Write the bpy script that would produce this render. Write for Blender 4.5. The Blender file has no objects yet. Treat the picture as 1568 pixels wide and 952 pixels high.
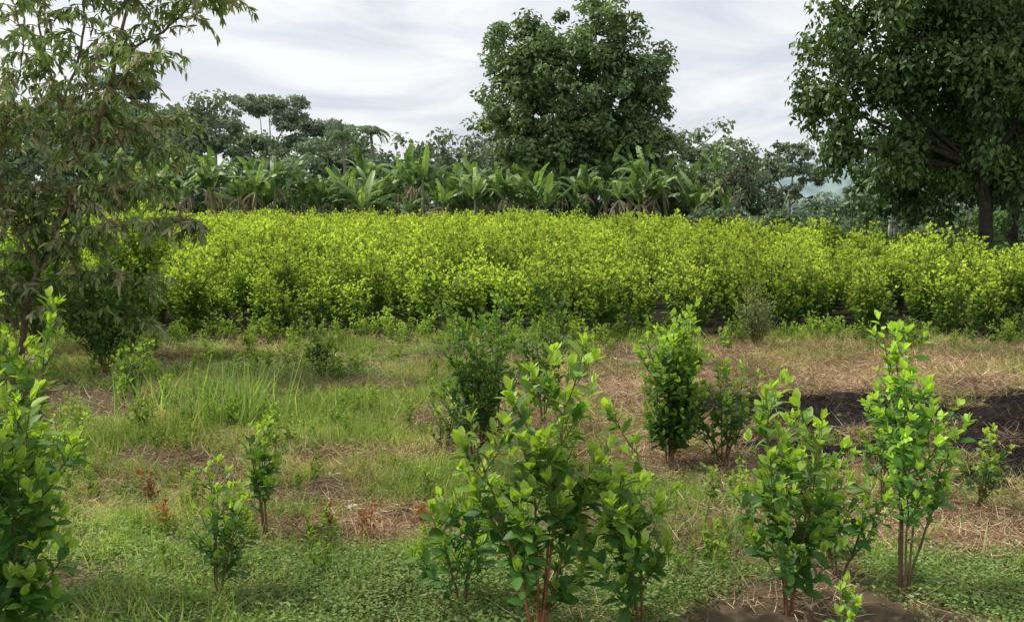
import bpy, math
import numpy as np
from mathutils import Vector
R=np.random.default_rng(7)
scene=bpy.context.scene
scene.view_settings.view_transform='Standard'; scene.view_settings.look='None'
scene.view_settings.exposure=0; scene.view_settings.gamma=1
def nrm(v): return v/np.maximum(np.linalg.norm(v,axis=-1,keepdims=True),1e-9)
def A(*a): return np.array(a,float)
UP=A(0,0,1)
# ---------------------------------------------------------------- mesh builder
class MB:
    def __init__(s): s.v=[];s.c=[];s.f=[];s.m=[];s.n=0
    def add(s,v,f,c,mat):
        v=np.asarray(v,float).reshape(-1,3); f=np.asarray(f,int)
        c=np.broadcast_to(np.asarray(c,float),v.shape)
        s.v.append(v);s.c.append(c);s.f.append(f+s.n);s.m.append(mat);s.n+=len(v)
    def mesh(s,name,mats,smooth=False):
        me=bpy.data.meshes.new(name)
        v=np.concatenate(s.v); c=np.concatenate(s.c)
        loops=np.concatenate([f.ravel() for f in s.f])
        tot=np.concatenate([np.full(len(f),f.shape[1]) for f in s.f])
        mi=np.concatenate([np.full(len(f),m) for f,m in zip(s.f,s.m)])
        me.vertices.add(len(v)); me.vertices.foreach_set('co',v.ravel().astype(np.float32))
        me.loops.add(len(loops)); me.loops.foreach_set('vertex_index',loops.astype(np.int32))
        me.polygons.add(len(tot)); st=np.concatenate([[0],np.cumsum(tot)[:-1]])
        me.polygons.foreach_set('loop_start',st.astype(np.int32))
        me.polygons.foreach_set('material_index',mi.astype(np.int32))
        for m in mats: me.materials.append(m)
        me.update(calc_edges=True)
        if smooth: me.polygons.foreach_set('use_smooth',np.ones(len(tot),bool))
        a=me.attributes.new('Col','FLOAT_COLOR','POINT')
        a.data.foreach_set('color',np.concatenate([np.clip(c,0,1),np.ones((len(c),1))],1).ravel().astype(np.float32))
        return me
    def obj(s,name,mats,coll=None,smooth=False):
        o=bpy.data.objects.new(name,s.mesh(name,mats,smooth)); (coll or scene.collection).objects.link(o); return o
def tube(mb,pts,rad,sides,col,mat=0):
    pts=np.asarray(pts,float);k=len(pts);rad=np.broadcast_to(rad,(k,))
    t=nrm(np.gradient(pts,axis=0)); ref=np.where(np.abs(t[:,2:3])>.9,A(1,0,0),UP)
    a=nrm(np.cross(t,ref)); b=np.cross(t,a)
    an=np.arange(sides)*2*np.pi/sides
    v=pts[:,None]+rad[:,None,None]*(a[:,None]*np.cos(an)[None,:,None]+b[:,None]*np.sin(an)[None,:,None])
    i=np.arange(k-1)[:,None]*sides; j=np.arange(sides)[None]; j2=(j+1)%sides
    f=np.stack([i+j,i+j2,i+sides+j2,i+sides+j],-1).reshape(-1,4)
    if np.ndim(col)==2: col=np.repeat(col,sides,0)
    mb.add(v,f,col,mat)
T4=(A(0,.45,1,.45),A(0,1,0,-1),[[0,1,2],[0,2,3]])
TS=(A(0,0,.5,.5,1),A(1,-1,.8,-.8,0),{'t':[[2,3,4]],'q':[[0,1,3,2]]})
TM=(A(0,.25,.55,.82,1,.25,.55,.82,.25,.55,.82),A(0,0,0,0,0,.8,1,.62,-.8,-1,-.62),
    {'t':[[0,5,1],[0,1,8],[3,7,4],[3,4,10]],'q':[[1,5,6,2],[2,6,7,3],[8,1,2,9],[9,2,3,10]]})
TL=(A(0,.3,.65,1,.3,.65,.3,.65),A(0,0,0,0,.95,.8,-.95,-.8),
    {'t':[[0,4,1],[0,1,6],[2,5,3],[2,3,7]],'q':[[1,4,5,2],[6,1,2,7]]})
def leaves(mb,P,D,N,L,W,C,T,droop=.15,fold=.25,mat=1):
    n=len(P)
    if n==0: return
    D=nrm(D);S=nrm(np.cross(D,N));U=np.cross(S,D)
    L=np.broadcast_to(L,(n,));W=np.broadcast_to(W,(n,))
    t,s,F=T
    t_=t[None,:,None];s_=s[None,:,None];L_=L[:,None,None];W_=W[:,None,None]
    v=P[:,None]+L_*(t_*D[:,None]-droop*t_**2*U[:,None])+W_*(s_*S[:,None]+fold*np.abs(s_)*U[:,None])
    C=np.broadcast_to(C,(n,3));c=np.repeat(C,len(t),0)
    base=(np.arange(n)*len(t))[:,None,None]
    if isinstance(F,dict):
        k0=mb.n
        mb.add(v,(np.array(F['q'])[None]+base).reshape(-1,4),c,mat)
        f=(np.array(F['t'])[None]+base).reshape(-1,3)+k0
        mb.f.append(f);mb.m.append(mat)
    else:
        mb.add(v,(np.array(F)[None]+base).reshape(-1,3),c,mat)
# ---------------------------------------------------------------- noise
TB=np.random.default_rng(3).random((256,256))
def vn(x,y):
    xi=np.floor(x).astype(int);yi=np.floor(y).astype(int);fx=x-xi;fy=y-yi
    fx=fx*fx*(3-2*fx);fy=fy*fy*(3-2*fy)
    g=lambda a,b:TB[a%256,b%256]
    return (g(xi,yi)*(1-fx)+g(xi+1,yi)*fx)*(1-fy)+(g(xi,yi+1)*(1-fx)+g(xi+1,yi+1)*fx)*fy
def fbm(x,y,s,o=0.):
    x=x*s+o*17.3;y=y*s+o*9.1
    return (vn(x,y)+.5*vn(x*2.1,y*2.1+5)+.25*vn(x*4.3+9,y*4.3))/1.75
def sm(v,a,b): t=np.clip((v-a)/(b-a),0,1);return t*t*(3-2*t)
def lerp(a,b,t): return a+(b-a)*t
# ---------------------------------------------------------------- materials
def leafmat(name,trans=.35,rough=.5,tint=(1.25,1.35,.55),rnd=.18,spec=.35,simple=False):
    m=bpy.data.materials.new(name);m.use_nodes=True;n=m.node_tree.nodes;l=m.node_tree.links;n.clear()
    out=n.new('ShaderNodeOutputMaterial');at=n.new('ShaderNodeAttribute');at.attribute_name='Col'
    oi=n.new('ShaderNodeObjectInfo');geo=n.new('ShaderNodeNewGeometry')
    no=n.new('ShaderNodeTexNoise');no.inputs['Scale'].default_value=.6;no.inputs['Detail'].default_value=1
    l.new(geo.outputs['Position'],no.inputs['Vector'])
    mr=n.new('ShaderNodeMapRange');mr.inputs['To Min'].default_value=1-rnd;mr.inputs['To Max'].default_value=1+rnd
    l.new(oi.outputs['Random'],mr.inputs['Value'])
    mr2=n.new('ShaderNodeMapRange');mr2.inputs['From Min'].default_value=.3;mr2.inputs['From Max'].default_value=.7
    mr2.inputs['To Min'].default_value=.72;mr2.inputs['To Max'].default_value=1.28
    l.new(no.outputs['Fac'],mr2.inputs['Value'])
    mu=n.new('ShaderNodeMath');mu.operation='MULTIPLY';l.new(mr.outputs[0],mu.inputs[0]);l.new(mr2.outputs[0],mu.inputs[1])
    sc=n.new('ShaderNodeVectorMath');sc.operation='SCALE';l.new(at.outputs['Color'],sc.inputs[0]);l.new(mu.outputs[0],sc.inputs['Scale'])
    if simple:
        p=n.new('ShaderNodeBsdfDiffuse');l.new(sc.outputs[0],p.inputs['Color'])
    else:
        p=n.new('ShaderNodeBsdfPrincipled');p.inputs['Roughness'].default_value=rough
        p.inputs['Specular IOR Level'].default_value=spec
        l.new(sc.outputs[0],p.inputs['Base Color'])
    tm=n.new('ShaderNodeVectorMath');tm.operation='MULTIPLY';tm.inputs[1].default_value=tint
    l.new(sc.outputs[0],tm.inputs[0])
    tr=n.new('ShaderNodeBsdfTranslucent');l.new(tm.outputs[0],tr.inputs['Color'])
    mx=n.new('ShaderNodeMixShader');mx.inputs[0].default_value=trans
    l.new(p.outputs[0],mx.inputs[1]);l.new(tr.outputs[0],mx.inputs[2]);l.new(mx.outputs[0],out.inputs[0])
    return m
def barkmat(name):
    m=bpy.data.materials.new(name);m.use_nodes=True;n=m.node_tree.nodes;l=m.node_tree.links
    p=n['Principled BSDF'];p.inputs['Roughness'].default_value=.9;p.inputs['Specular IOR Level'].default_value=.1
    at=n.new('ShaderNodeAttribute');at.attribute_name='Col'
    no=n.new('ShaderNodeTexNoise');no.inputs['Scale'].default_value=9;no.inputs['Detail'].default_value=4
    g=n.new('ShaderNodeNewGeometry');l.new(g.outputs['Position'],no.inputs['Vector'])
    mr=n.new('ShaderNodeMapRange');mr.inputs['From Min'].default_value=.3;mr.inputs['From Max'].default_value=.7
    mr.inputs['To Min'].default_value=.55;mr.inputs['To Max'].default_value=1.4;l.new(no.outputs['Fac'],mr.inputs['Value'])
    sc=n.new('ShaderNodeVectorMath');sc.operation='SCALE';l.new(at.outputs['Color'],sc.inputs[0]);l.new(mr.outputs[0],sc.inputs['Scale'])
    l.new(sc.outputs[0],p.inputs['Base Color'])
    bu=n.new('ShaderNodeBump');bu.inputs['Strength'].default_value=.5;l.new(no.outputs['Fac'],bu.inputs['Height']);l.new(bu.outputs[0],p.inputs['Normal'])
    return m
BARK=barkmat('bark');LEAF=leafmat('leaf',.42,tint=(1.4,1.5,.5));TLEAF=leafmat('tree_leaf',.3,.45,(1.3,1.4,.65),.0,.4)
CROP=leafmat('crop_leaf',.4,tint=(1.35,1.35,.7),simple=True);DRY=leafmat('dry_straw',.1,.8,(1,1,1),.3,.15,True);FAR=leafmat('far_leaf',.25,tint=(1.15,1.2,.85),rnd=0,simple=True)
M=[BARK,LEAF];MT=[BARK,TLEAF];MC=[BARK,CROP];MF=[BARK,FAR]
# ---------------------------------------------------------------- generators
def shrub(mb,rng,base,h,spread,nst,ll,T,old,new,nb=9,spacing=.04,bark=(.16,.11,.06),newk=1.,bare=.12,sides=5,wr=.25,lean=None,r0=.009,sub=2):
    P=[];D=[];N=[];L=[];G=[]
    base=np.asarray(base,float)
    for s in range(nst):
        az=rng.random()*6.28+s*2.4
        out=A(math.cos(az),math.sin(az),0)
        le=spread*rng.uniform(.15,.6) if nst>1 else spread*.1
        hh=h*(1 if s==0 else rng.uniform(.55,.98))
        t=np.linspace(0,1,10)
        wob=np.cumsum(rng.normal(0,.011*h,(10,3)),0)*A(1,1,.2)
        sp=base+out*(.02+le*t[:,None]**1.2)+UP*(hh*t)[:,None]+wob*t[:,None]
        if lean is not None: sp=sp+np.asarray(lean)[None]*(t[:,None]**1.5)
        cc=lerp(np.array(bark),np.asarray(old)*1.1,(t[:,None]**2)*.8)
        tube(mb,sp,r0*(1-t*.8),sides,cc,0)
        segs=[(sp,.35)]
        for b in range(nb):
            tb=bare+(.95-bare)*(b+rng.random())/nb
            i=tb*9;k=int(i);p0=lerp(sp[k],sp[min(k+1,9)],i-k)
            ba=b*2.4+rng.normal(0,.5)+az
            ln=spread*(1.0-.6*tb)*rng.uniform(.5,1.15)
            el=rng.uniform(.45,.95)
            o=A(math.cos(ba),math.sin(ba),0)
            u=np.linspace(0,1,6)[:,None]
            bp=p0+ln*(o*math.cos(el)*(u-.18*u**2)+UP*(math.sin(el)*u+.25*u**2))+rng.normal(0,.01,(6,3))*u
            tube(mb,bp,(.0045-.003*u[:,0])*r0/.009,3,lerp(np.array(bark),np.asarray(old)*1.2,u*.8),0)
            segs.append((bp,.12))
            if ln>.22:
                for q in range(sub):
                    uu=rng.uniform(.3,.75);kk=int(uu*5);p1=bp[kk]
                    o2=nrm(o+rng.normal(0,.8,3)*A(1,1,.3));ln2=ln*rng.uniform(.3,.55)
                    u2=np.linspace(0,1,5)[:,None]
                    b2=p1+ln2*(o2*.65*u2+UP*(.6*u2+.2*u2**2))
                    tube(mb,b2,.0025*r0/.009,3,np.asarray(old)*1.2,0);segs.append((b2,.05))
        for pts,st in segs:
            ln=np.linalg.norm(np.diff(pts,axis=0),axis=1).sum();n=max(3,int(ln*(1-st)/spacing))
            us=st+(1-st)*(np.arange(n)+.6*rng.random(n))/n
            x=us*(len(pts)-1);k=np.clip(x.astype(int),0,len(pts)-2);fr=(x-k)[:,None]
            pp=pts[k]*(1-fr)+pts[k+1]*fr;dd=nrm(pts[k+1]-pts[k])
            an=np.arange(n)*2.4+rng.random()*6
            a=nrm(np.cross(dd,A(.3,.2,.93)+rng.normal(0,.01,3)));b=np.cross(dd,a)
            r=a*np.cos(an)[:,None]+b*np.sin(an)[:,None]
            P.append(pp);D.append(dd*lerp(.35,.8,us)[:,None]+r*.9+UP*.1+rng.normal(0,.15,(n,3)))
            N.append(UP+dd*.5+rng.normal(0,.35,(n,3)))
            L.append(ll*lerp(1.05,.75,us**3)*rng.uniform(.6,1.15,n))
            hr=(pp[:,2]-base[2])/h
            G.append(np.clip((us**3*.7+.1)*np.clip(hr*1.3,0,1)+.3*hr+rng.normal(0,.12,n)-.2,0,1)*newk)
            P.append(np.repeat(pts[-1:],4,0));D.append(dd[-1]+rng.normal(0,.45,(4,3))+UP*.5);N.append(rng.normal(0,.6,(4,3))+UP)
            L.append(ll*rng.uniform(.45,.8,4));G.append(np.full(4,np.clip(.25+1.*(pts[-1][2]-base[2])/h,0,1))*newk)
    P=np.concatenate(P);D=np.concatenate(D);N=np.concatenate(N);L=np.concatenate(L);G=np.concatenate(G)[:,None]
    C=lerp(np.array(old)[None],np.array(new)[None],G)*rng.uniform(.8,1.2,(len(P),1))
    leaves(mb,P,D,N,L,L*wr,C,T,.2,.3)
def runit(rng,n): return nrm(rng.normal(0,1,(n,3)))
def crown(mb,rng,ells,ncl,cr,nl,LL,WR,dark,light,T=T4,core=.45,droop=.25,down=.3,branch=True,bcol=(.07,.06,.045),root=None,br=.05,flat=.7):
    E=np.array(ells,float);w=(E[:,3]*E[:,4]*E[:,5])**(2/3);w/=w.sum()
    k=rng.choice(len(E),ncl,p=w);u=runit(rng,ncl);r=core+(1-core)*rng.random(ncl)**.6
    cc=E[k,:3]+u*r[:,None]*E[k,3:6]
    cr_=cr*rng.uniform(.6,1.3,ncl);shade=rng.random(ncl)
    if branch:
        for i in range(0,ncl,2):
            c0=E[k[i],:3];e=lerp(c0,cc[i],.8);m=(c0+e)/2+A(0,0,-.1*cr);tube(mb,[c0,m,e],[br,br*.6,br*.25],3,bcol,0)
    idx=np.repeat(np.arange(ncl),nl);n=len(idx)
    v=runit(rng,n);rr=(cr_[idx]*rng.random(n)**.45)[:,None]
    P=cc[idx]+v*rr*A(1,1,flat)
    N=v*.6+UP*.55+rng.normal(0,.45,(n,3))
    D=nrm(np.cross(N,rng.normal(0,1,(n,3))))+A(0,0,-down)+v*.3
    C=lerp(np.array(dark)[None],np.array(light)[None],np.clip(.5*shade[idx]+.5*rng.random(n),0,1)[:,None])
    L=LL*rng.uniform(.6,1.25,n)
    leaves(mb,P,D,N,L,L*WR,C,T,droop,.25)
def trunk(mb,rng,p0,targets,r,col,sides=8,fork=.5,lr=.5):
    p0=np.asarray(p0,float);T=[np.asarray(t,float) for t in targets]
    c=np.mean(T,axis=0);f=lerp(p0,c,fork);f[:2]=lerp(p0[:2],c[:2],fork*.4)
    t=np.linspace(0,1,9)[:,None];pts=lerp(p0,f,t)+np.cumsum(rng.normal(0,r*.12,(9,3)),0)*A(1,1,0)*t
    rad=r*(1-.35*t[:,0]);rad[0]*=1.45;rad[1]*=1.12;tube(mb,pts,rad,sides,col,0)
    for q in T:
        m=lerp(pts[-1],q,.5)+rng.normal(0,.06,3)*np.linalg.norm(q-f)
        u=np.linspace(0,1,8)[:,None];pp=(1-u)**2*pts[-1]+2*u*(1-u)*m+u**2*q
        tube(mb,pp,r*lr*(1-.85*u[:,0]),6,col,0)
# ---------------------------------------------------------------- instancer
def instancer(name,pts,scl,rot,idx,coll):
    me=bpy.data.meshes.new(name);n=len(pts);me.vertices.add(n);me.vertices.foreach_set('co',pts.ravel().astype(np.float32))
    a=me.attributes.new('scl','FLOAT_VECTOR','POINT');a.data.foreach_set('vector',np.asarray(scl).ravel().astype(np.float32))
    a=me.attributes.new('rot','FLOAT_VECTOR','POINT');a.data.foreach_set('vector',np.asarray(rot).ravel().astype(np.float32))
    a=me.attributes.new('idx','INT','POINT');a.data.foreach_set('value',np.asarray(idx).astype(np.int32))
    o=bpy.data.objects.new(name,me);scene.collection.objects.link(o)
    g=bpy.data.node_groups.new(name+'_gn','GeometryNodeTree')
    g.interface.new_socket('Geometry',in_out='INPUT',socket_type='NodeSocketGeometry')
    g.interface.new_socket('Geometry',in_out='OUTPUT',socket_type='NodeSocketGeometry')
    N=g.nodes;l=g.links;gi=N.new('NodeGroupInput');go=N.new('NodeGroupOutput')
    ip=N.new('GeometryNodeInstanceOnPoints');ci=N.new('GeometryNodeCollectionInfo')
    ci.inputs['Collection'].default_value=coll;ci.inputs['Separate Children'].default_value=True;ci.inputs['Reset Children'].default_value=True
    def na(nm,ty):
        x=N.new('GeometryNodeInputNamedAttribute');x.data_type=ty;x.inputs['Name'].default_value=nm
        return x.outputs['Attribute']
    l.new(gi.outputs[0],ip.inputs['Points']);l.new(ci.outputs[0],ip.inputs['Instance']);ip.inputs['Pick Instance'].default_value=True
    l.new(na('idx','INT'),ip.inputs['Instance Index']);l.new(na('scl','FLOAT_VECTOR'),ip.inputs['Scale'])
    l.new(na('rot','FLOAT_VECTOR'),ip.inputs['Rotation']);l.new(ip.outputs[0],go.inputs[0])
    md=o.modifiers.new('scatter','NODES');md.node_group=g
    return o
def rots(rng,n,tilt=.08): return np.stack([rng.normal(0,tilt,n),rng.normal(0,tilt,n),rng.random(n)*6.28],1)
def scls(s,zv=None): return np.stack([s,s,s if zv is None else zv],1)

# ---------------------------------------------------------------- ground masks
def masks(x,y):
    n=fbm(x,y,.8,1)-.5;n2=fbm(x,y,2.6,2)-.5;n3=fbm(x,y,7,3)-.5
    e=lambda cx,cy,rx,ry:1-((x-cx)/rx)**2-((y-cy)/ry)**2
    b=np.maximum.reduce([e(4.8,11.4,5.2,4.),e(4.6,8.2,4.,2.4),e(.8,9.8,1.8,2.8),e(-1.05,6.6,1.1,.6)*1.3,e(-1.0,8.3,.9,.5)*.7,e(-2.9,7.7,.7,.45)*.9,e(-4.5,9.,.6,1.)*.7,e(2.2,6.6,1.4,.7)*.8,e(-1.7,11.6,.9,.6)*.6])
    brown=sm(b+n*1.3+n2*1.3+n3*1.,.0,.4)
    burn=sm(np.maximum.reduce([e(3.9,10.4,2.3,1.1),e(5.0,8.1,2.2,1.1),e(2.8,8.9,.9,.7)*.7,e(5.4,9.8,1.5,1.7)*.8])+n*.9+n2*1.5+n3*1.4,-.1,.35)
    tan=sm(np.maximum.reduce([e(4.3,13.2,3.,1.3),e(.95,9.6,.8,1.1),e(1.3,12.5,1.3,1.1)*.8])+n*1.4+n2*1.6+n3*1.3,.0,.6)
    soil=sm(fbm(x,y,.9,5)+.35*n2+.35*n3,.5,.62)
    return brown,burn,tan,soil
def front(x): return 15.7+1.5*(fbm(x,x*0,.45,3)-.5)-.03*x
def back(x): return np.interp(x,[-60,0,8,10,10.8,11.2,13,40],[74,73,58,47,38,32,24.5,23])
gx=np.concatenate([-np.geomspace(1800,9,26),np.arange(-8.9,8.95,.04),np.geomspace(9,1800,26)])
gy=np.concatenate([-np.geomspace(400,2,10),np.arange(2.1,19,.045),np.geomspace(19.1,2400,34)])
X,Y=np.meshgrid(gx,gy);x=X.ravel();y=Y.ravel()
br,bu,ta,so=masks(x,y)
near=((y>1)&(y<19)&(abs(x)<9.2))
fine=R.random(len(x))
z=np.where(near,.10*(fbm(x,y,1.2,4)-.5)+.06*(fbm(x,y,7,4)-.5)+.03*(fbm(x,y,16,9)-.5),0)
def gz(x,y): return .10*(fbm(x,y,1.2,4)-.5)
c=lerp(A(.18,.21,.06)[None],A(.42,.38,.18)[None],fbm(x,y,1.5,8)[:,None])
c=lerp(c,A(.09,.062,.042)[None],so[:,None]*.95)
c=lerp(c,lerp(A(.06,.038,.028)[None],A(.26,.16,.095)[None],sm(fbm(x,y,5,12)+.3*(fine-.5),.3,.7)[:,None]),br[:,None]*.95)
c=lerp(c,A(.7,.52,.32)[None],(ta*br*(.5+.5*fine))[:,None]*.85)
c=lerp(c,A(.014,.012,.013)[None],(bu*br)[:,None])
c=c*(1+.35*(fine[:,None]-.5)*near[:,None])
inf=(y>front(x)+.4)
c=np.where(inf[:,None],A(.022,.018,.011)[None],c)  # dark field soil and litter, with the shadow under the bushes painted in
c=np.where((y>75)[:,None],A(.05,.08,.03)[None],c)
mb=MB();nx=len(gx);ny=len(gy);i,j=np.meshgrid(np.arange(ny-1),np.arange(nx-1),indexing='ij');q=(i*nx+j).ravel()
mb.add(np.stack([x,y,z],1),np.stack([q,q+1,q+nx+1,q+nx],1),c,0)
gm=barkmat('soil_and_litter')
for nd in gm.node_tree.nodes:
    if nd.type=='TEX_NOISE': nd.inputs['Scale'].default_value=22;nd.inputs['Detail'].default_value=8;nd.inputs['Roughness'].default_value=.8
    if nd.type=='BUMP': nd.inputs['Strength'].default_value=1.
mb.obj('ground',[gm],smooth=True)

# ---------------------------------------------------------------- crop field
def tcoll(n): return bpy.data.collections.new(n)
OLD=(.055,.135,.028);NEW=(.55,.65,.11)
cn=tcoll('crop_bush_templates');cf=tcoll('far_crop_bush_templates')
for k in range(5):
    r=np.random.default_rng(100+k);mb=MB()
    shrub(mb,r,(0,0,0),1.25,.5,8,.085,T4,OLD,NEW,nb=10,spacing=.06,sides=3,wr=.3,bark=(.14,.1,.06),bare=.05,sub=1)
    mb.obj('crop_bush_%02d'%k,MC,cn)
    mb=MB();shrub(mb,r,(0,0,0),1.25,.48,5,.13,T4,(.08,.17,.035),NEW,nb=7,spacing=.11,sides=3,wr=.32,bark=(.12,.09,.05),bare=.3,sub=0)
    mb.obj('far_crop_bush_%02d'%k,MC,cf)
ys=[];xs=[]
for yy in np.arange(15.2,75,.9):
    xx=np.arange(-.62*yy-4,min(.62*yy+4,32),.8);xs.append(xx+R.normal(0,.17,len(xx)));ys.append(yy+R.normal(0,.17,len(xx)))
xs=np.concatenate(xs);ys=np.concatenate(ys)
k=(ys>front(xs)+.2)&(ys<back(xs))&(R.random(len(xs))>.04);xs=xs[k];ys=ys[k];n=len(xs)
hv=.78+.5*fbm(xs,ys,.3,6)
s=R.uniform(.8,1.18,n);zz=s*R.uniform(.82,1.15,n)*(hv/1.02)
pt=np.stack([xs,ys,xs*0],1);sc_=scls(s*1.02,zz);ro=rots(R,n,.1);nr=ys<27
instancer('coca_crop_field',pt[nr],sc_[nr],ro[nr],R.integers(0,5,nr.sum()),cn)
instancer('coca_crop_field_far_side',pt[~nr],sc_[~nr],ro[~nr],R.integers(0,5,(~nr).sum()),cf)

# ---------------------------------------------------------------- ground cover
N0=37000
ry=3.6+(R.random(N0)**.85)*13.4;rx=(R.random(N0)*2-1)*(.57*ry+.8)
ok=(ry<front(rx)+.6);rx=rx[ok];ry=ry[ok]
br,bu,ta,so=masks(rx,ry);u=R.random(len(rx));pn=fbm(rx,ry,.6,11);pn2=fbm(rx,ry,.9,21)
def tuft(r,nb,h0,h1,w,rad,cols,lay,T=TS,droop=.35):
    mb=MB();P=np.stack([r.normal(0,rad,nb),r.normal(0,rad,nb),np.zeros(nb)],1)
    if lay>1: P[:,2]=r.random(nb)*.04
    D=np.stack([r.normal(0,lay,nb),r.normal(0,lay,nb),np.ones(nb)*(1 if lay<1.2 else .4)],1)
    N=np.cross(D,r.normal(0,1,(nb,3)))
    C=np.array(cols)[r.integers(0,len(cols),nb)]*r.uniform(.7,1.3,(nb,1))
    leaves(mb,P,D,N,r.uniform(h0,h1,nb),w,C,T,droop,.0,mat=0);return mb
gt=tcoll('grass_templates');pt_=tcoll('pale_grass_templates');mt=tcoll('mat_templates');st=tcoll('straw_templates');ct=tcoll('char_templates');wt=tcoll('weed_templates')
for k in range(5):
    r=np.random.default_rng(200+k)
    tuft(r,36,.05,.18,.0028,.08,[(.22,.35,.07),(.31,.4,.1),(.42,.42,.18),(.17,.28,.06)],.5).obj('g%d'%k,[CROP],gt)
    tuft(r,38,.04,.16,.0026,.085,[(.48,.48,.2),(.6,.54,.3),(.38,.43,.15),(.6,.47,.28)],.65).obj('pg%d'%k,[CROP],pt_)
    tuft(r,50,.04,.17,.0018,.1,[(.6,.47,.29),(.36,.24,.14),(.25,.14,.085),(.66,.54,.36),(.18,.11,.07)],1.5).obj('s%d'%k,[DRY],st)
    tuft(r,20,.06,.2,.0022,.1,[(.012,.01,.01),(.03,.022,.02),(.07,.045,.03),(.02,.016,.018),(.15,.1,.06)],1.2).obj('c%d'%k,[DRY],ct)
    mb=MB();nl=80;P=np.stack([r.normal(0,.09,nl),r.normal(0,.09,nl),r.uniform(.005,.06,nl)],1)
    D=r.normal(0,1,(nl,3))*A(1,1,.3);C=lerp(A(.12,.2,.065),A(.32,.42,.16),r.random((nl,1)))
    leaves(mb,P,D,UP+r.normal(0,.35,(nl,3)),r.uniform(.012,.034,nl),.008,C,T4,mat=0);mb.obj('m%d'%k,[CROP],mt)
    mb=MB();shrub(mb,r,(0,0,0),.28,.14,2,.05,TL,(.12,.22,.045),(.34,.45,.09),nb=5,spacing=.025,sides=3,wr=.26,r0=.003);mb.obj('w%d'%k,MC,wt)
def place(name,mask,coll,s0,s1,tilt=.15,nv=5):
    x=rx[mask];y=ry[mask];n=len(x);s=R.uniform(s0,s1,n)*(1+.04*(y-6))
    instancer(name,np.stack([x,y,gz(x,y)-.004],1),scls(s),rots(R,n,tilt),R.integers(0,nv,n),coll)
green=(br<.4)
far=sm(ry,5.8,7.5)
place('ground_cover_weeds',green&(so<.45)&(u<lerp(.85,.3,far)),mt,.6,1.3)
gr=(u>.3)&green&(so<.6)&(u<.3+lerp(.15,.62,far)*sm(pn,.28,.58))
pal=(pn2+.14*sm(ry,12,15)-.25*(1-far)+.2*(R.random(len(rx))-.5))>.51
place('grass',gr&~pal,gt,.5,1.35)
place('pale_dry_grass',gr&pal,pt_,.6,1.2)
place('dry_straw',((br>.4)&(bu<.4)&(u<.34))|((br<.4)&(u>.94)&(bu<.4)),st,.6,1.25)
place('burnt_stubble',(br>.4)&(bu>.3)&(u>.72),ct,.5,1.)
place('patchy_regrowth',(br>.4)&(bu<.6)&(u>.88)&(fbm(rx,ry,1.3,15)>.5),gt,.5,1.)
place('broadleaf_weeds',(u>.975)&(br<.95)&(bu<.4)&(ry>5.5)|((u>.5)&(ry>front(rx)-.6)&(u<.56)),wt,.35,1.1)
def tallgrass(x,y,n,h,rad,seed):
    r=np.random.default_rng(seed);m=tuft(r,n,h*.5,h,.007,rad,[(.17,.3,.07),(.24,.36,.1),(.13,.23,.06),(.34,.37,.15)],.3)
    o=m.obj('tall_grass_clump',[LEAF]);o.location=(x,y,0)
tallgrass(-2.75,9.7,220,.78,.24,1);tallgrass(-3.7,10.5,110,.5,.3,2);tallgrass(-1.9,10.3,60,.4,.25,3);tallgrass(1.45,6.2,90,.35,.2,5);tallgrass(-3.0,11.6,90,.5,.4,6);tallgrass(-.9,5.6,90,.22,.2,7);tallgrass(2.3,6.3,90,.25,.3,8);tallgrass(-4.4,8.,80,.3,.3,9)

# ---------------------------------------------------------------- foreground coca shrubs
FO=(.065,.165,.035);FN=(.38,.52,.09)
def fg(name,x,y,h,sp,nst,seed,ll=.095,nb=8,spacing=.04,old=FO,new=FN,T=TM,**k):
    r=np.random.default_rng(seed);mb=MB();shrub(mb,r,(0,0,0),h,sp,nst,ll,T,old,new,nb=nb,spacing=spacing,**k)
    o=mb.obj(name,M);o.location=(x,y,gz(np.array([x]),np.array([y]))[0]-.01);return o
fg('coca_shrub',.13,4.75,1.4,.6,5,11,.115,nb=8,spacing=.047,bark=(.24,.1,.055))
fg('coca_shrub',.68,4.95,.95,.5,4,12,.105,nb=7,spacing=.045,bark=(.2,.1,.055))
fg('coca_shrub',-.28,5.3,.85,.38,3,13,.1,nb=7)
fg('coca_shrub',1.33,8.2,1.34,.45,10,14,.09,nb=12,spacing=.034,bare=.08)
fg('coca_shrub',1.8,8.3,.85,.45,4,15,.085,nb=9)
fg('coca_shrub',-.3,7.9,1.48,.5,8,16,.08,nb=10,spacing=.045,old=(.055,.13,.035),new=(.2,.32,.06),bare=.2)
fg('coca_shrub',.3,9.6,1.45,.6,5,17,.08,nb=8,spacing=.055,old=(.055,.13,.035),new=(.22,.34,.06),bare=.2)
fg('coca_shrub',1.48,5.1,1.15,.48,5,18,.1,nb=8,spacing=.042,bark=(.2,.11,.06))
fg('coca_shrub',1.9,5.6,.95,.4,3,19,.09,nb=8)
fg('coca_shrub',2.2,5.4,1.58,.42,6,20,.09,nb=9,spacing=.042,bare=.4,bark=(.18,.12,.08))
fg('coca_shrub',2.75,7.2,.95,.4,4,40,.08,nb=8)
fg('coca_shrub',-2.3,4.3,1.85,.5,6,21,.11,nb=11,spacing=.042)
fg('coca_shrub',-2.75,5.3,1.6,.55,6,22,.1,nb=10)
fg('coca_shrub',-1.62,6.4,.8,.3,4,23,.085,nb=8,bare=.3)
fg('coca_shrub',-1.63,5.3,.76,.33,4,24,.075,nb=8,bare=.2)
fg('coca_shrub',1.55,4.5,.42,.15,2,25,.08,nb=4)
fg('coca_seedling',-2.4,12.4,.75,.35,4,26,.08,nb=7)
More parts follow.
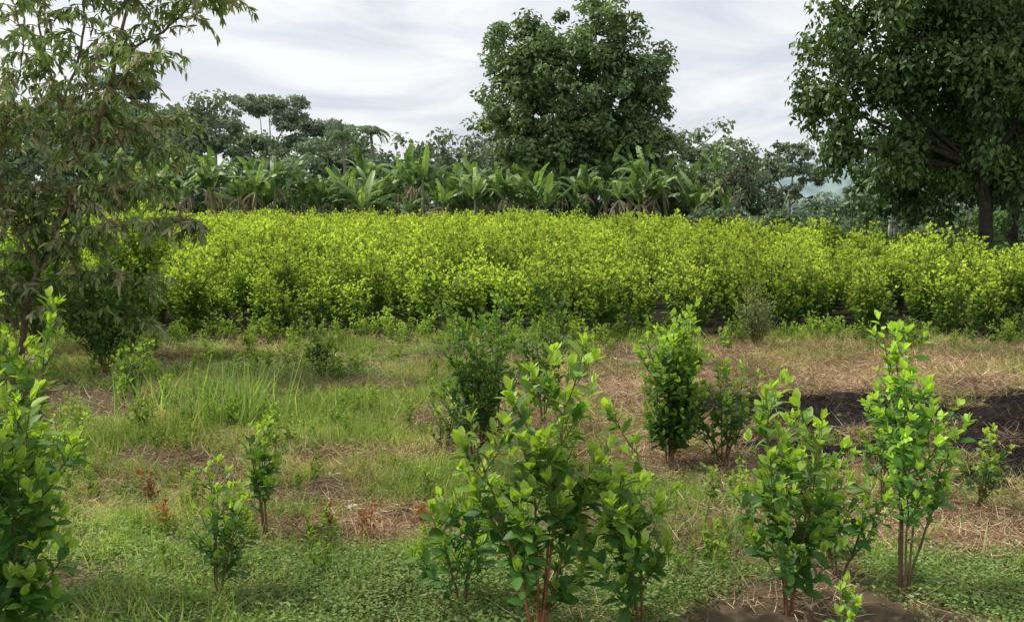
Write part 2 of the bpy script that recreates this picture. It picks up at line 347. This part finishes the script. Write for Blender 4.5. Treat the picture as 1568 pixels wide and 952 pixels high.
fg('coca_seedling',.95,12.5,.7,.25,3,27,.075,nb=6)
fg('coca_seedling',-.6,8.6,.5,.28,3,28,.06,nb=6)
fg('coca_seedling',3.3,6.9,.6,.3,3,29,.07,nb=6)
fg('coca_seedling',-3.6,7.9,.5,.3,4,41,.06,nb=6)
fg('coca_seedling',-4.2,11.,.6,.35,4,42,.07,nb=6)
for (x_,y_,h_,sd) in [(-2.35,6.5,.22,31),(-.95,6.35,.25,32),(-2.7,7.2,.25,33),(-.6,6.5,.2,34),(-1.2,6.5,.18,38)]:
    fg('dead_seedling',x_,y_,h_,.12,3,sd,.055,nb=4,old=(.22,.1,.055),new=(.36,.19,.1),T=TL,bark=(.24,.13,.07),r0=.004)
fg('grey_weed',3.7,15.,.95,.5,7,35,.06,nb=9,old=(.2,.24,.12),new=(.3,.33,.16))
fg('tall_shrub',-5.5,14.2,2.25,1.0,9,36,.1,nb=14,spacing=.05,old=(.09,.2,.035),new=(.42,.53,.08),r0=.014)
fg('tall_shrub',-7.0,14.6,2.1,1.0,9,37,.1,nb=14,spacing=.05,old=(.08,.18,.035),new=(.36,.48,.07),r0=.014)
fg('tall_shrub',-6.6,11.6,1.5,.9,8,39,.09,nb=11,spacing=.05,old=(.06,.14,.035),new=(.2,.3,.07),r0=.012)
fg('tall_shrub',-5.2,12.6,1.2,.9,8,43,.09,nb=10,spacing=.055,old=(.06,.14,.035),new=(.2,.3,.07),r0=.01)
bpy.ops.mesh.primitive_ico_sphere_add(subdivisions=3,radius=.035,location=(-1.13,6.9,.05))
o=bpy.context.object;o.name='pale_stone';o.scale=(1.2,.9,.55)
for v in o.data.vertices: v.co*=1+.15*math.sin(v.co.x*90)*math.cos(v.co.y*70)
sm_=bpy.data.materials.new('stone');sm_.use_nodes=True;sm_.node_tree.nodes['Principled BSDF'].inputs['Base Color'].default_value=(.6,.58,.5,1);o.data.materials.append(sm_)

# ---------------------------------------------------------------- left slender tree
r=np.random.default_rng(50);mb=MB();Y0=12.6
limbs=[([(-6.3,0),(-6.22,.9),(-5.66,2.0),(-5.15,3.14),(-4.85,4.1),(-4.6,5.2),(-4.5,6.2)],.045,.3),
([(-4.95,3.9),(-4.3,4.5),(-3.9,4.85),(-3.65,4.8)],.022,0),([(-4.8,4.6),(-4.4,5.2),(-3.9,5.5),(-3.5,5.4)],.02,0),
([(-5.2,3.1),(-4.8,3.65),(-4.4,3.95),(-4.1,3.9)],.022,0),
([(-5.66,2),(-5.1,2.6),(-4.5,2.9),(-4.1,2.75)],.022,.1),([(-6.05,1.3),(-5.2,1.85),(-4.3,2.0),(-3.65,1.85)],.022,.15),
([(-6.22,.9),(-5.6,1.3),(-5.1,1.3),(-4.7,1.0)],.02,.1),([(-6,1.4),(-6.5,2.5),(-6.7,3.8),(-6.8,5.2)],.03,.1),
([(-5.4,2.6),(-5.9,3.6),(-6.1,4.6),(-6.2,5.7)],.025,.1),([(-6.3,.6),(-7,1.6),(-7.4,2.8),(-7.6,4)],.025,.15),
([(-6.6,3),(-7.2,3.8),(-7.6,4.8),(-7.7,5.4)],.02,0),([(-5.7,3.2),(-5.3,4.2),(-5.3,5.2),(-5.4,5.9)],.02,0),([(-6.3,1.8),(-5.9,2.4),(-5.5,2.3),(-5.2,2.2)],.015,0),
([(-5.9,1.7),(-6.3,2.4),(-6.0,3.1),(-5.6,3.5)],.018,.1),([(-6.5,2.6),(-6.1,3.3),(-5.8,4.1),(-5.9,4.9)],.018,.1),([(-6.2,.8),(-6.6,1.3),(-6.0,1.7),(-5.4,1.6)],.018,.1),([(-6.7,3.2),(-7.1,3.4),(-7.4,3.3),(-7.7,3.)],.018,.0),
([(-5.3,2.9),(-4.9,3.1),(-4.5,3.3),(-4.3,3.2)],.016,0),([(-5.8,1.8),(-5.3,2.2),(-4.8,2.4),(-4.3,2.4)],.016,0),([(-6.2,.8),(-5.6,.9),(-5.2,.8),(-4.8,.6)],.015,.1),([(-6.6,2.4),(-7.1,2.4),(-7.4,2.0),(-7.6,1.5)],.015,.1)]
P=[];D=[];C=[];L=[]
tc=A(.17,.13,.09)
for li,(pl,rad,st_) in enumerate(limbs):
    k=np.array(pl);yy=Y0+(np.cumsum(r.normal(0,.28,len(k)))*(np.arange(len(k))>0) if li else np.zeros(len(k)))
    kp=np.stack([k[:,0],yy,k[:,1]],1);t=np.linspace(0,len(k)-1,24)
    pts=np.stack([np.interp(t,np.arange(len(k)),kp[:,a]) for a in range(3)],1)
    ker=np.ones(5)/5;pd=np.pad(pts,((2,2),(0,0)),mode='edge');pts=np.stack([np.convolve(pd[:,a],ker,'valid') for a in range(3)],1)+r.normal(0,.01,(24,3))
    pts[0]=kp[0]
    tube(mb,pts,rad*(1-.8*np.linspace(0,1,24)),6,tc,0)
    ln=np.linalg.norm(np.diff(pts,axis=0),axis=1).sum();nt=int(ln*(1-st_)/.052)
    for q in range(nt):
        u_=st_+(1-st_)*(q+r.random())/nt;p0=pts[min(23,int(u_*23))]
        az=r.random()*6.28;o_=A(math.cos(az),math.sin(az),0);l_=r.uniform(.3,.85)*(1-.3*u_)
        uu=np.linspace(0,1,6)[:,None];tp=p0+l_*(o_*.8*uu+UP*(r.uniform(.1,.7)*uu-.55*uu**2))
        tube(mb,tp,.006*(1-.8*uu[:,0])+.001,3,tc,0)
        nl=int(l_/.021);us=r.uniform(.2,1,nl);x_=us*5;kk=np.clip(x_.astype(int),0,4);pp=tp[kk]+(tp[kk+1]-tp[kk])*(x_-kk)[:,None]
        P.append(pp);D.append(nrm(tp[kk+1]-tp[kk])*.5+r.normal(0,.5,(nl,3))+A(0,0,-.45))
        olive=r.random()<.36
        C.append(lerp(A(.12,.18,.07),A(.27,.36,.12) if not olive else A(.42,.37,.22),r.random((nl,1))));L.append(r.uniform(.09,.17,nl))
P=np.concatenate(P);D=np.concatenate(D);C=np.concatenate(C);L=np.concatenate(L)
leaves(mb,P,D,UP+r.normal(0,.5,(len(P),3)),L,L*.135,C,TL,.25,.25)
mb.obj('slender_tree',MT)

# ---------------------------------------------------------------- big central tree
r=np.random.default_rng(60);mb=MB();yb=86
E=[(7.1,yb,16.3,3.8,3.8,3.3),(1.2,yb,14.8,3.8,3.6,3.0),(5.4,yb,11.8,6.8,5.5,4.3),(-.2,yb,10,3.4,3.4,3.0),(10.5,yb,13,3.3,3.3,3.4),(12.6,yb,9.2,3.3,3.3,2.8),(6,yb,7.6,6.5,5,2.6),(1.5,yb-1,7.5,3,3,2.),(10.8,yb,7,3,3,2)]
trunk(mb,r,(6.5,yb,0),[e[:3] for e in E],.75,(.15,.13,.11),10,.42,.3)
crown(mb,r,E,470,1.05,95,.45,.3,(.075,.125,.065),(.24,.34,.13),core=.3,br=.06,bcol=(.12,.11,.1))  # leaf colours lifted and slightly blued: distance haze painted into the palette
mb.obj('large_broadleaf_tree',MT)
# ---------------------------------------------------------------- right trees
r=np.random.default_rng(61);mb=MB();yb=30
E=[(10.2,yb,6.9,1.5,1.6,1.5),(9.3,yb,5.2,.85,1,1.3),(12.1,yb,7.2,2,2,2.2),(11.3,yb,5.3,1.5,1.5,1.1),(13.7,yb,6.3,2.4,2.4,2.4),(11.6,yb,3.4,.9,.9,.9),(13,yb,4,1.4,1.4,1.4),(15.3,yb,4.6,2,2,2),(13.2,yb,10,3.4,3,2.6),(15.2,yb,2.9,1.1,1.3,1.),(16.5,yb,7.5,2.4,2.4,2.6),(9.6,yb,4.0,.7,.7,.8)]
trunk(mb,r,(14.35,yb,0),[e[:3] for e in E],.24,(.05,.042,.035),10,.55)
crown(mb,r,E,290,.58,140,.23,.27,(.03,.065,.02),(.13,.21,.055),T=T4,core=.3,down=.8,br=.04,flat=1.0)
mb.obj('dark_mango_tree',MT)
mb=MB();E=[(17.5,35,8,3,3,3),(19.5,35,5,2.5,2.5,2.5),(16,36,4.2,2,2,1.8),(14.8,37,3.0,1.8,1.5,1.4)]
trunk(mb,r,(17.6,35,0),[e[:3] for e in E],.25,(.05,.042,.035),10,.5)
crown(mb,r,E,120,.8,110,.27,.27,(.025,.055,.02),(.08,.14,.04),core=.3,down=.8,br=.04);mb.obj('dark_mango_tree',MT)  # same foliage in darker colours, so the rear tree's shade is painted in
for k,(x_,y_,h_) in enumerate([(17.0,45,5.),(19.2,46,4.7),(20.5,45,5.5),(15.3,40,3.6)]):
    mb=MB();E=[(x_,y_,h_,1.5,1.4,1.3),(x_+.9,y_,h_-.9,1.2,1.1,1.1)]
    trunk(mb,r,(x_,y_,0),[e[:3] for e in E],.11,(.42,.4,.36),8,.6)
    crown(mb,r,E,50,.5,70,.26,.3,(.05,.09,.04),(.12,.18,.07),br=.03);mb.obj('pale_trunk_tree',MF)
for (x_,y_,h_) in [(16.0,72,6.9),(19.0,74,6.0)]:
    mb=MB();E=[(x_,y_,h_-1.2,1.8,1.8,1.0),(x_-1.2,y_,h_-2.6,1.6,1.6,.9),(x_+1.1,y_,h_-2.8,1.5,1.5,.9)]
    trunk(mb,r,(x_,y_,0),[e[:3] for e in E],.15,(.3,.28,.24),6,.4)
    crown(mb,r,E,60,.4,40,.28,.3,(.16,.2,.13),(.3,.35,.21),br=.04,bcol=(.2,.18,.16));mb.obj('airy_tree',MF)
mb=MB();E=[(21,76,5.9,1.9,1.5,.9),(19.6,76,4.9,1.7,1.5,.7),(22.6,76,4.4,1.6,1.5,.7)]
trunk(mb,r,(21,76,0),[e[:3] for e in E],.16,(.28,.26,.22),6,.5)
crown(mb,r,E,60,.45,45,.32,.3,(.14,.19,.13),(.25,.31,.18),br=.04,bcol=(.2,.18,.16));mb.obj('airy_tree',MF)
def umb(x_,y_,h_,w_,seed,layers=6):
    r=np.random.default_rng(seed);mb=MB();E=[(x_,y_,h_-.5,w_*.55,w_*.5,.6)]
    for q in range(layers): E.append((x_+r.uniform(-.6,.6)*w_,y_+r.uniform(-.4,.4)*w_,h_-1.2-q*.75*r.uniform(.7,1.2),w_*r.uniform(.2,.36),w_*.3,.45))
    trunk(mb,r,(x_,y_,0),[e[:3] for e in E],.3,(.38,.37,.35),8,.55)
    crown(mb,r,E,140,.85,55,.5,.3,(.2,.25,.2),(.36,.42,.31),br=.1,flat=.4,core=.2,bcol=(.3,.3,.28));mb.obj('umbrella_tree',MF)  # pale greyed leaf colours carry painted haze
umb(-28.5,118,14.3,9.5,70,9);umb(-37,120,12.6,7,71,6);umb(-43,112,16,7,72,6);umb(-23,122,11.8,7,73,6);umb(-50,116,14,7,74,6)
# ---------------------------------------------------------------- background mass
r=np.random.default_rng(80);mb=MB();E=[]
for xx in np.arange(-75,21,2.6):
    yy=r.uniform(92,108);h=r.uniform(7.,10.2)+(2.5 if xx<-26 else 0)
    w=r.uniform(2.4,3.8);E.append((xx,yy,h-2,w,w*.8,2.2));E.append((xx+r.normal(0,1),yy-2,h-4.5,w,w*.8,2.6))
    tube(mb,[(xx,yy,0),(xx+r.normal(0,.4),yy,h-2)],[.2,.1],5,(.3,.28,.25),0)
crown(mb,r,E,1150,1.15,50,.55,.32,(.12,.17,.115),(.27,.34,.2),br=.08,core=.5,bcol=(.2,.19,.17))  # haze over the tree line is put into these paler leaf colours
E=[(xx,r.uniform(84,88),1.8,2.2,1.6,2.0) for xx in np.arange(-55,22,1.7)]
crown(mb,r,E,500,.8,50,.38,.3,(.045,.08,.035),(.13,.19,.075),br=.05,branch=False)
mb.obj('background_trees',MF)
mb=MB();E=[]
for xx in np.arange(-150,190,5.5):
    yy=r.uniform(165,200);h=r.uniform(6.,9.5) if xx<42 else r.uniform(4.2,6.2);w=r.uniform(4,6.5);E.append((xx,yy,h-3.2,w,w*.8,3.4 if xx<42 else 2.2))
crown(mb,r,E,900,1.5,45,.9,.35,(.22,.29,.25),(.32,.39,.32),br=.1,core=.5,branch=False)  # bluish, low-contrast leaf colours paint the haze at this range
E=[(xx,r.uniform(56,72),1.1,1.6,1.4,1.) for xx in np.arange(13,50,1.6)]+[(r.uniform(29,40),r.uniform(60,90),r.uniform(2,4),2.2,2,1.8) for _ in range(10)]
crown(mb,r,E,400,.7,55,.33,.3,(.08,.13,.075),(.2,.27,.15),br=.05,branch=False)
mb.obj('distant_forest',MF)
mb=MB();E=[(np.interp(q,[0,1],[10.9,14.5])+r.normal(0,.2),np.interp(q,[0,1],[46,26.5]),.6,.8,.8,.6) for q in np.linspace(0,1,22)]+[(xx,26.5+r.random(),.6,.9,.8,.6) for xx in np.arange(14.5,24,1)]+[(xx,r.uniform(32,40),1.1,1.2,1,1.) for xx in np.arange(14,24,1.2)]
crown(mb,r,E,330,.4,60,.14,.3,(.05,.1,.035),(.17,.27,.07),branch=False);mb.obj('field_border_scrub',MF)
hx=np.linspace(-500,600,620);hy=np.linspace(380,560,70);X,Y=np.meshgrid(hx,hy)
Z=15*np.exp(-((X-160)/75)**2)+6*fbm(X,Y,.012,1)+5*np.exp(-((X+150)/140)**2);Z*=np.sin(np.clip((Y-380)/90,0,1)*1.57);Z+=4.5*(fbm(X,Y,.12,2)+vn(X*.35,Y*.35)*.8)-1
mb=MB();i,j=np.meshgrid(np.arange(69),np.arange(619),indexing='ij');q=(i*620+j).ravel()
mb.add(np.stack([X.ravel(),Y.ravel(),Z.ravel()],1),np.stack([q,q+1,q+621,q+620],1),lerp(A(.17,.24,.24),A(.26,.34,.34),fbm(X,Y,.3,3).ravel()[:,None]),0)  # blue-green vertex colour includes painted aerial haze
mb.obj('forested_hill',[BARK])
# ---------------------------------------------------------------- bananas
def banana(rng,h):
    mb=MB();sh=h*rng.uniform(.25,.55)
    t=np.linspace(0,1,7)[:,None];lean=rng.normal(0,.3,2)
    sp=np.concatenate([lean[None]*t,sh*t],1)
    tube(mb,sp,.17-.07*t[:,0],9,lerp(A(.26,.2,.13),A(.24,.27,.12),t),0)
    nl=rng.integers(8,12);nd=rng.integers(2,6)
    for a in range(nl+nd):
        dead=a>=nl;az=a*2.4+rng.normal(0,.5);o=A(math.cos(az),math.sin(az),0)
        el=rng.uniform(-.9,-.2) if dead else rng.uniform(.6,1.52);Ln=rng.uniform(1.,1.8) if dead else h*rng.uniform(.3,.5)
        K=17;u=np.linspace(0,1,K);th=el-((rng.uniform(.1,.6) if rng.random()<.3 else rng.uniform(.8,2.3)) if not dead else .9)*u**1.6
        th=np.maximum(th,-1.5)
        ds=rng.normal(0,.25);oo=o[None]+np.cross(o,UP)[None]*(ds*u)[:,None]
        stp=Ln/(K-1);pp=sp[-1]+np.concatenate([np.zeros((1,3)),np.cumsum((oo*np.cos(th)[:,None]+UP*np.sin(th)[:,None])[:-1]*stp,0)])
        base=A(.4,.32,.22) if dead else lerp(A(.09,.16,.06),A(.31,.44,.14),rng.random()**1.9)
        tube(mb,pp,.03*(1-.8*u)+.004,4,base*1.3,0)
        side=nrm(np.cross(o,UP));w=(.24 if not dead else .1)*h/5.*np.clip(np.sin(np.clip((u-.1)/.9,0,1)**.75*np.pi*.95),0,1)**.5
        rag=rng.choice([.05,.4,.65])
        for sg in (-1,1):
            dr=rng.uniform(-.2,.7);tear=rng.random(K)<rag
            off=0.
            for i in range(2,K-1):
                if tear[i]: off=rng.uniform(-.3,.8)
                tg=nrm(pp[i+1]-pp[i]);up=np.cross(side,tg);up=up if up[2]>0 else -up
                g=-.15+dr+off if not dead else 1.2
                e=side*sg*math.cos(g)-up*math.sin(g)
                g2=1. if not tear[i+1] else .8
                a0=pp[i];a1=pp[i]+(pp[i+1]-pp[i])*g2
                b1=a1+e*w[min(i+1,K-1)]+tg*.04;b0=a0+e*w[i]+tg*.04
                if w[i]<.02: continue
                mb.add([a0,a1,b1,b0],[[0,1,2,3]],base*(rng.uniform(.9,1.1) if rag<.1 else rng.uniform(.75,1.2)),1)
    return mb.mesh('banana_plant',MT)
r=np.random.default_rng(90);bm=[banana(r,r.uniform(5.2,7.)) for _ in range(16)]
bx=[]
for xx in np.arange(-33,18.5,.9): bx.append((xx+r.normal(0,.6),r.uniform(77,84),r.uniform(.98,1.36)))
for xx in np.arange(-33,16,1.1): bx.append((xx+r.normal(0,.8),r.uniform(74.5,77),r.uniform(.6,1.2)))
for k,(x_,y_,s_) in enumerate(bx):
    o=bpy.data.objects.new('banana_plant',bm[r.integers(0,16)]);scene.collection.objects.link(o);o.location=(x_,y_,0)
    o.scale=(s_*.9,s_*.9,s_);o.rotation_euler=(r.normal(0,.09),r.normal(0,.09),r.random()*6.28)
def palm(x_,y_,h_,seed):
    r=np.random.default_rng(seed);mb=MB();tube(mb,[(x_,y_,0),(x_+.3,y_,h_*.5),(x_,y_,h_)],[.2,.15,.12],8,(.25,.23,.2),0)
    P=[];D=[]
    for a in range(16):
        az=a*2.4;o=A(math.cos(az),math.sin(az),0);u=np.linspace(0,1,22);th=r.uniform(.2,1.3)-1.8*u
        pp=A(x_,y_,h_)+np.cumsum((o*np.cos(th)[:,None]+UP*np.sin(th)[:,None])*.085,0);tube(mb,pp,.02,3,(.15,.18,.1),0)
        sd=np.cross(o,UP)
        for sg in(-1,1): P.append(pp);D.append(sd*sg+o*.4+A(0,0,-.5)+r.normal(0,.1,(22,3)))
    P=np.concatenate(P);D=np.concatenate(D);leaves(mb,P,D,np.broadcast_to(UP,P.shape),.45,.05,(.16,.23,.13),T4);mb.obj('palm_tree',MF)
palm(-12.6,90,8.4,1);palm(-16,95,8.5,3)

# ---------------------------------------------------------------- sky + sun
el=math.radians(52);saz=math.radians(-75)
w=bpy.data.worlds.new('World');scene.world=w;w.use_nodes=True;n=w.node_tree.nodes;l=w.node_tree.links;n.clear()
out=n.new('ShaderNodeOutputWorld');bg=n.new('ShaderNodeBackground');bg.inputs['Strength'].default_value=.12
sky=n.new('ShaderNodeTexSky');sky.sky_type='NISHITA';sky.sun_disc=False;sky.sun_elevation=el;sky.sun_rotation=saz;sky.air_density=1.;sky.dust_density=3
tc_=n.new('ShaderNodeTexCoord');sp=n.new('ShaderNodeSeparateXYZ');l.new(tc_.outputs['Generated'],sp.inputs[0])
ad=n.new('ShaderNodeMath');ad.operation='MAXIMUM';l.new(sp.outputs['Z'],ad.inputs[0]);ad.inputs[1].default_value=0
ad2=n.new('ShaderNodeMath');ad2.operation='ADD';l.new(ad.outputs[0],ad2.inputs[0]);ad2.inputs[1].default_value=.14
dx=n.new('ShaderNodeMath');dx.operation='DIVIDE';l.new(sp.outputs['X'],dx.inputs[0]);l.new(ad2.outputs[0],dx.inputs[1])
dy=n.new('ShaderNodeMath');dy.operation='DIVIDE';l.new(sp.outputs['Y'],dy.inputs[0]);l.new(ad2.outputs[0],dy.inputs[1])
cb=n.new('ShaderNodeCombineXYZ');l.new(dx.outputs[0],cb.inputs[0]);l.new(dy.outputs[0],cb.inputs[1])
no=n.new('ShaderNodeTexNoise');no.inputs['Scale'].default_value=1.1;no.inputs['Detail'].default_value=7;no.inputs['Roughness'].default_value=.55;no.inputs['Distortion'].default_value=.6
l.new(cb.outputs[0],no.inputs['Vector'])
cr=n.new('ShaderNodeValToRGB');cr.color_ramp.elements[0].position=.38;cr.color_ramp.elements[0].color=(.69,.73,.82,1)
cr.color_ramp.elements[1].position=.6;cr.color_ramp.elements[1].color=(.98,.98,.98,1);l.new(no.outputs['Fac'],cr.inputs[0])
sc=n.new('ShaderNodeVectorMath');sc.operation='SCALE';sc.inputs['Scale'].default_value=8.9;l.new(cr.outputs[0],sc.inputs[0])
mx=n.new('ShaderNodeMixRGB');mx.inputs[0].default_value=.92;l.new(sky.outputs[0],mx.inputs[1]);l.new(sc.outputs[0],mx.inputs[2])
l.new(mx.outputs[0],bg.inputs['Color']);l.new(bg.outputs[0],out.inputs[0])
sd=bpy.data.lights.new('sun','SUN');sd.energy=4.2;sd.angle=math.radians(4);sd.color=(1,.95,.85)
so_=bpy.data.objects.new('sun',sd);scene.collection.objects.link(so_)
dv=Vector((math.sin(saz)*math.cos(el),math.cos(saz)*math.cos(el),math.sin(el)));so_.rotation_euler=dv.to_track_quat('Z','Y').to_euler()
# ---------------------------------------------------------------- camera
cd=bpy.data.cameras.new('camera');cd.lens=35;cd.sensor_width=36;cd.clip_end=6000
co=bpy.data.objects.new('camera',cd);scene.collection.objects.link(co);co.location=(0,0,2.2);co.rotation_euler=(math.radians(90-6.2),0,0);scene.camera=co
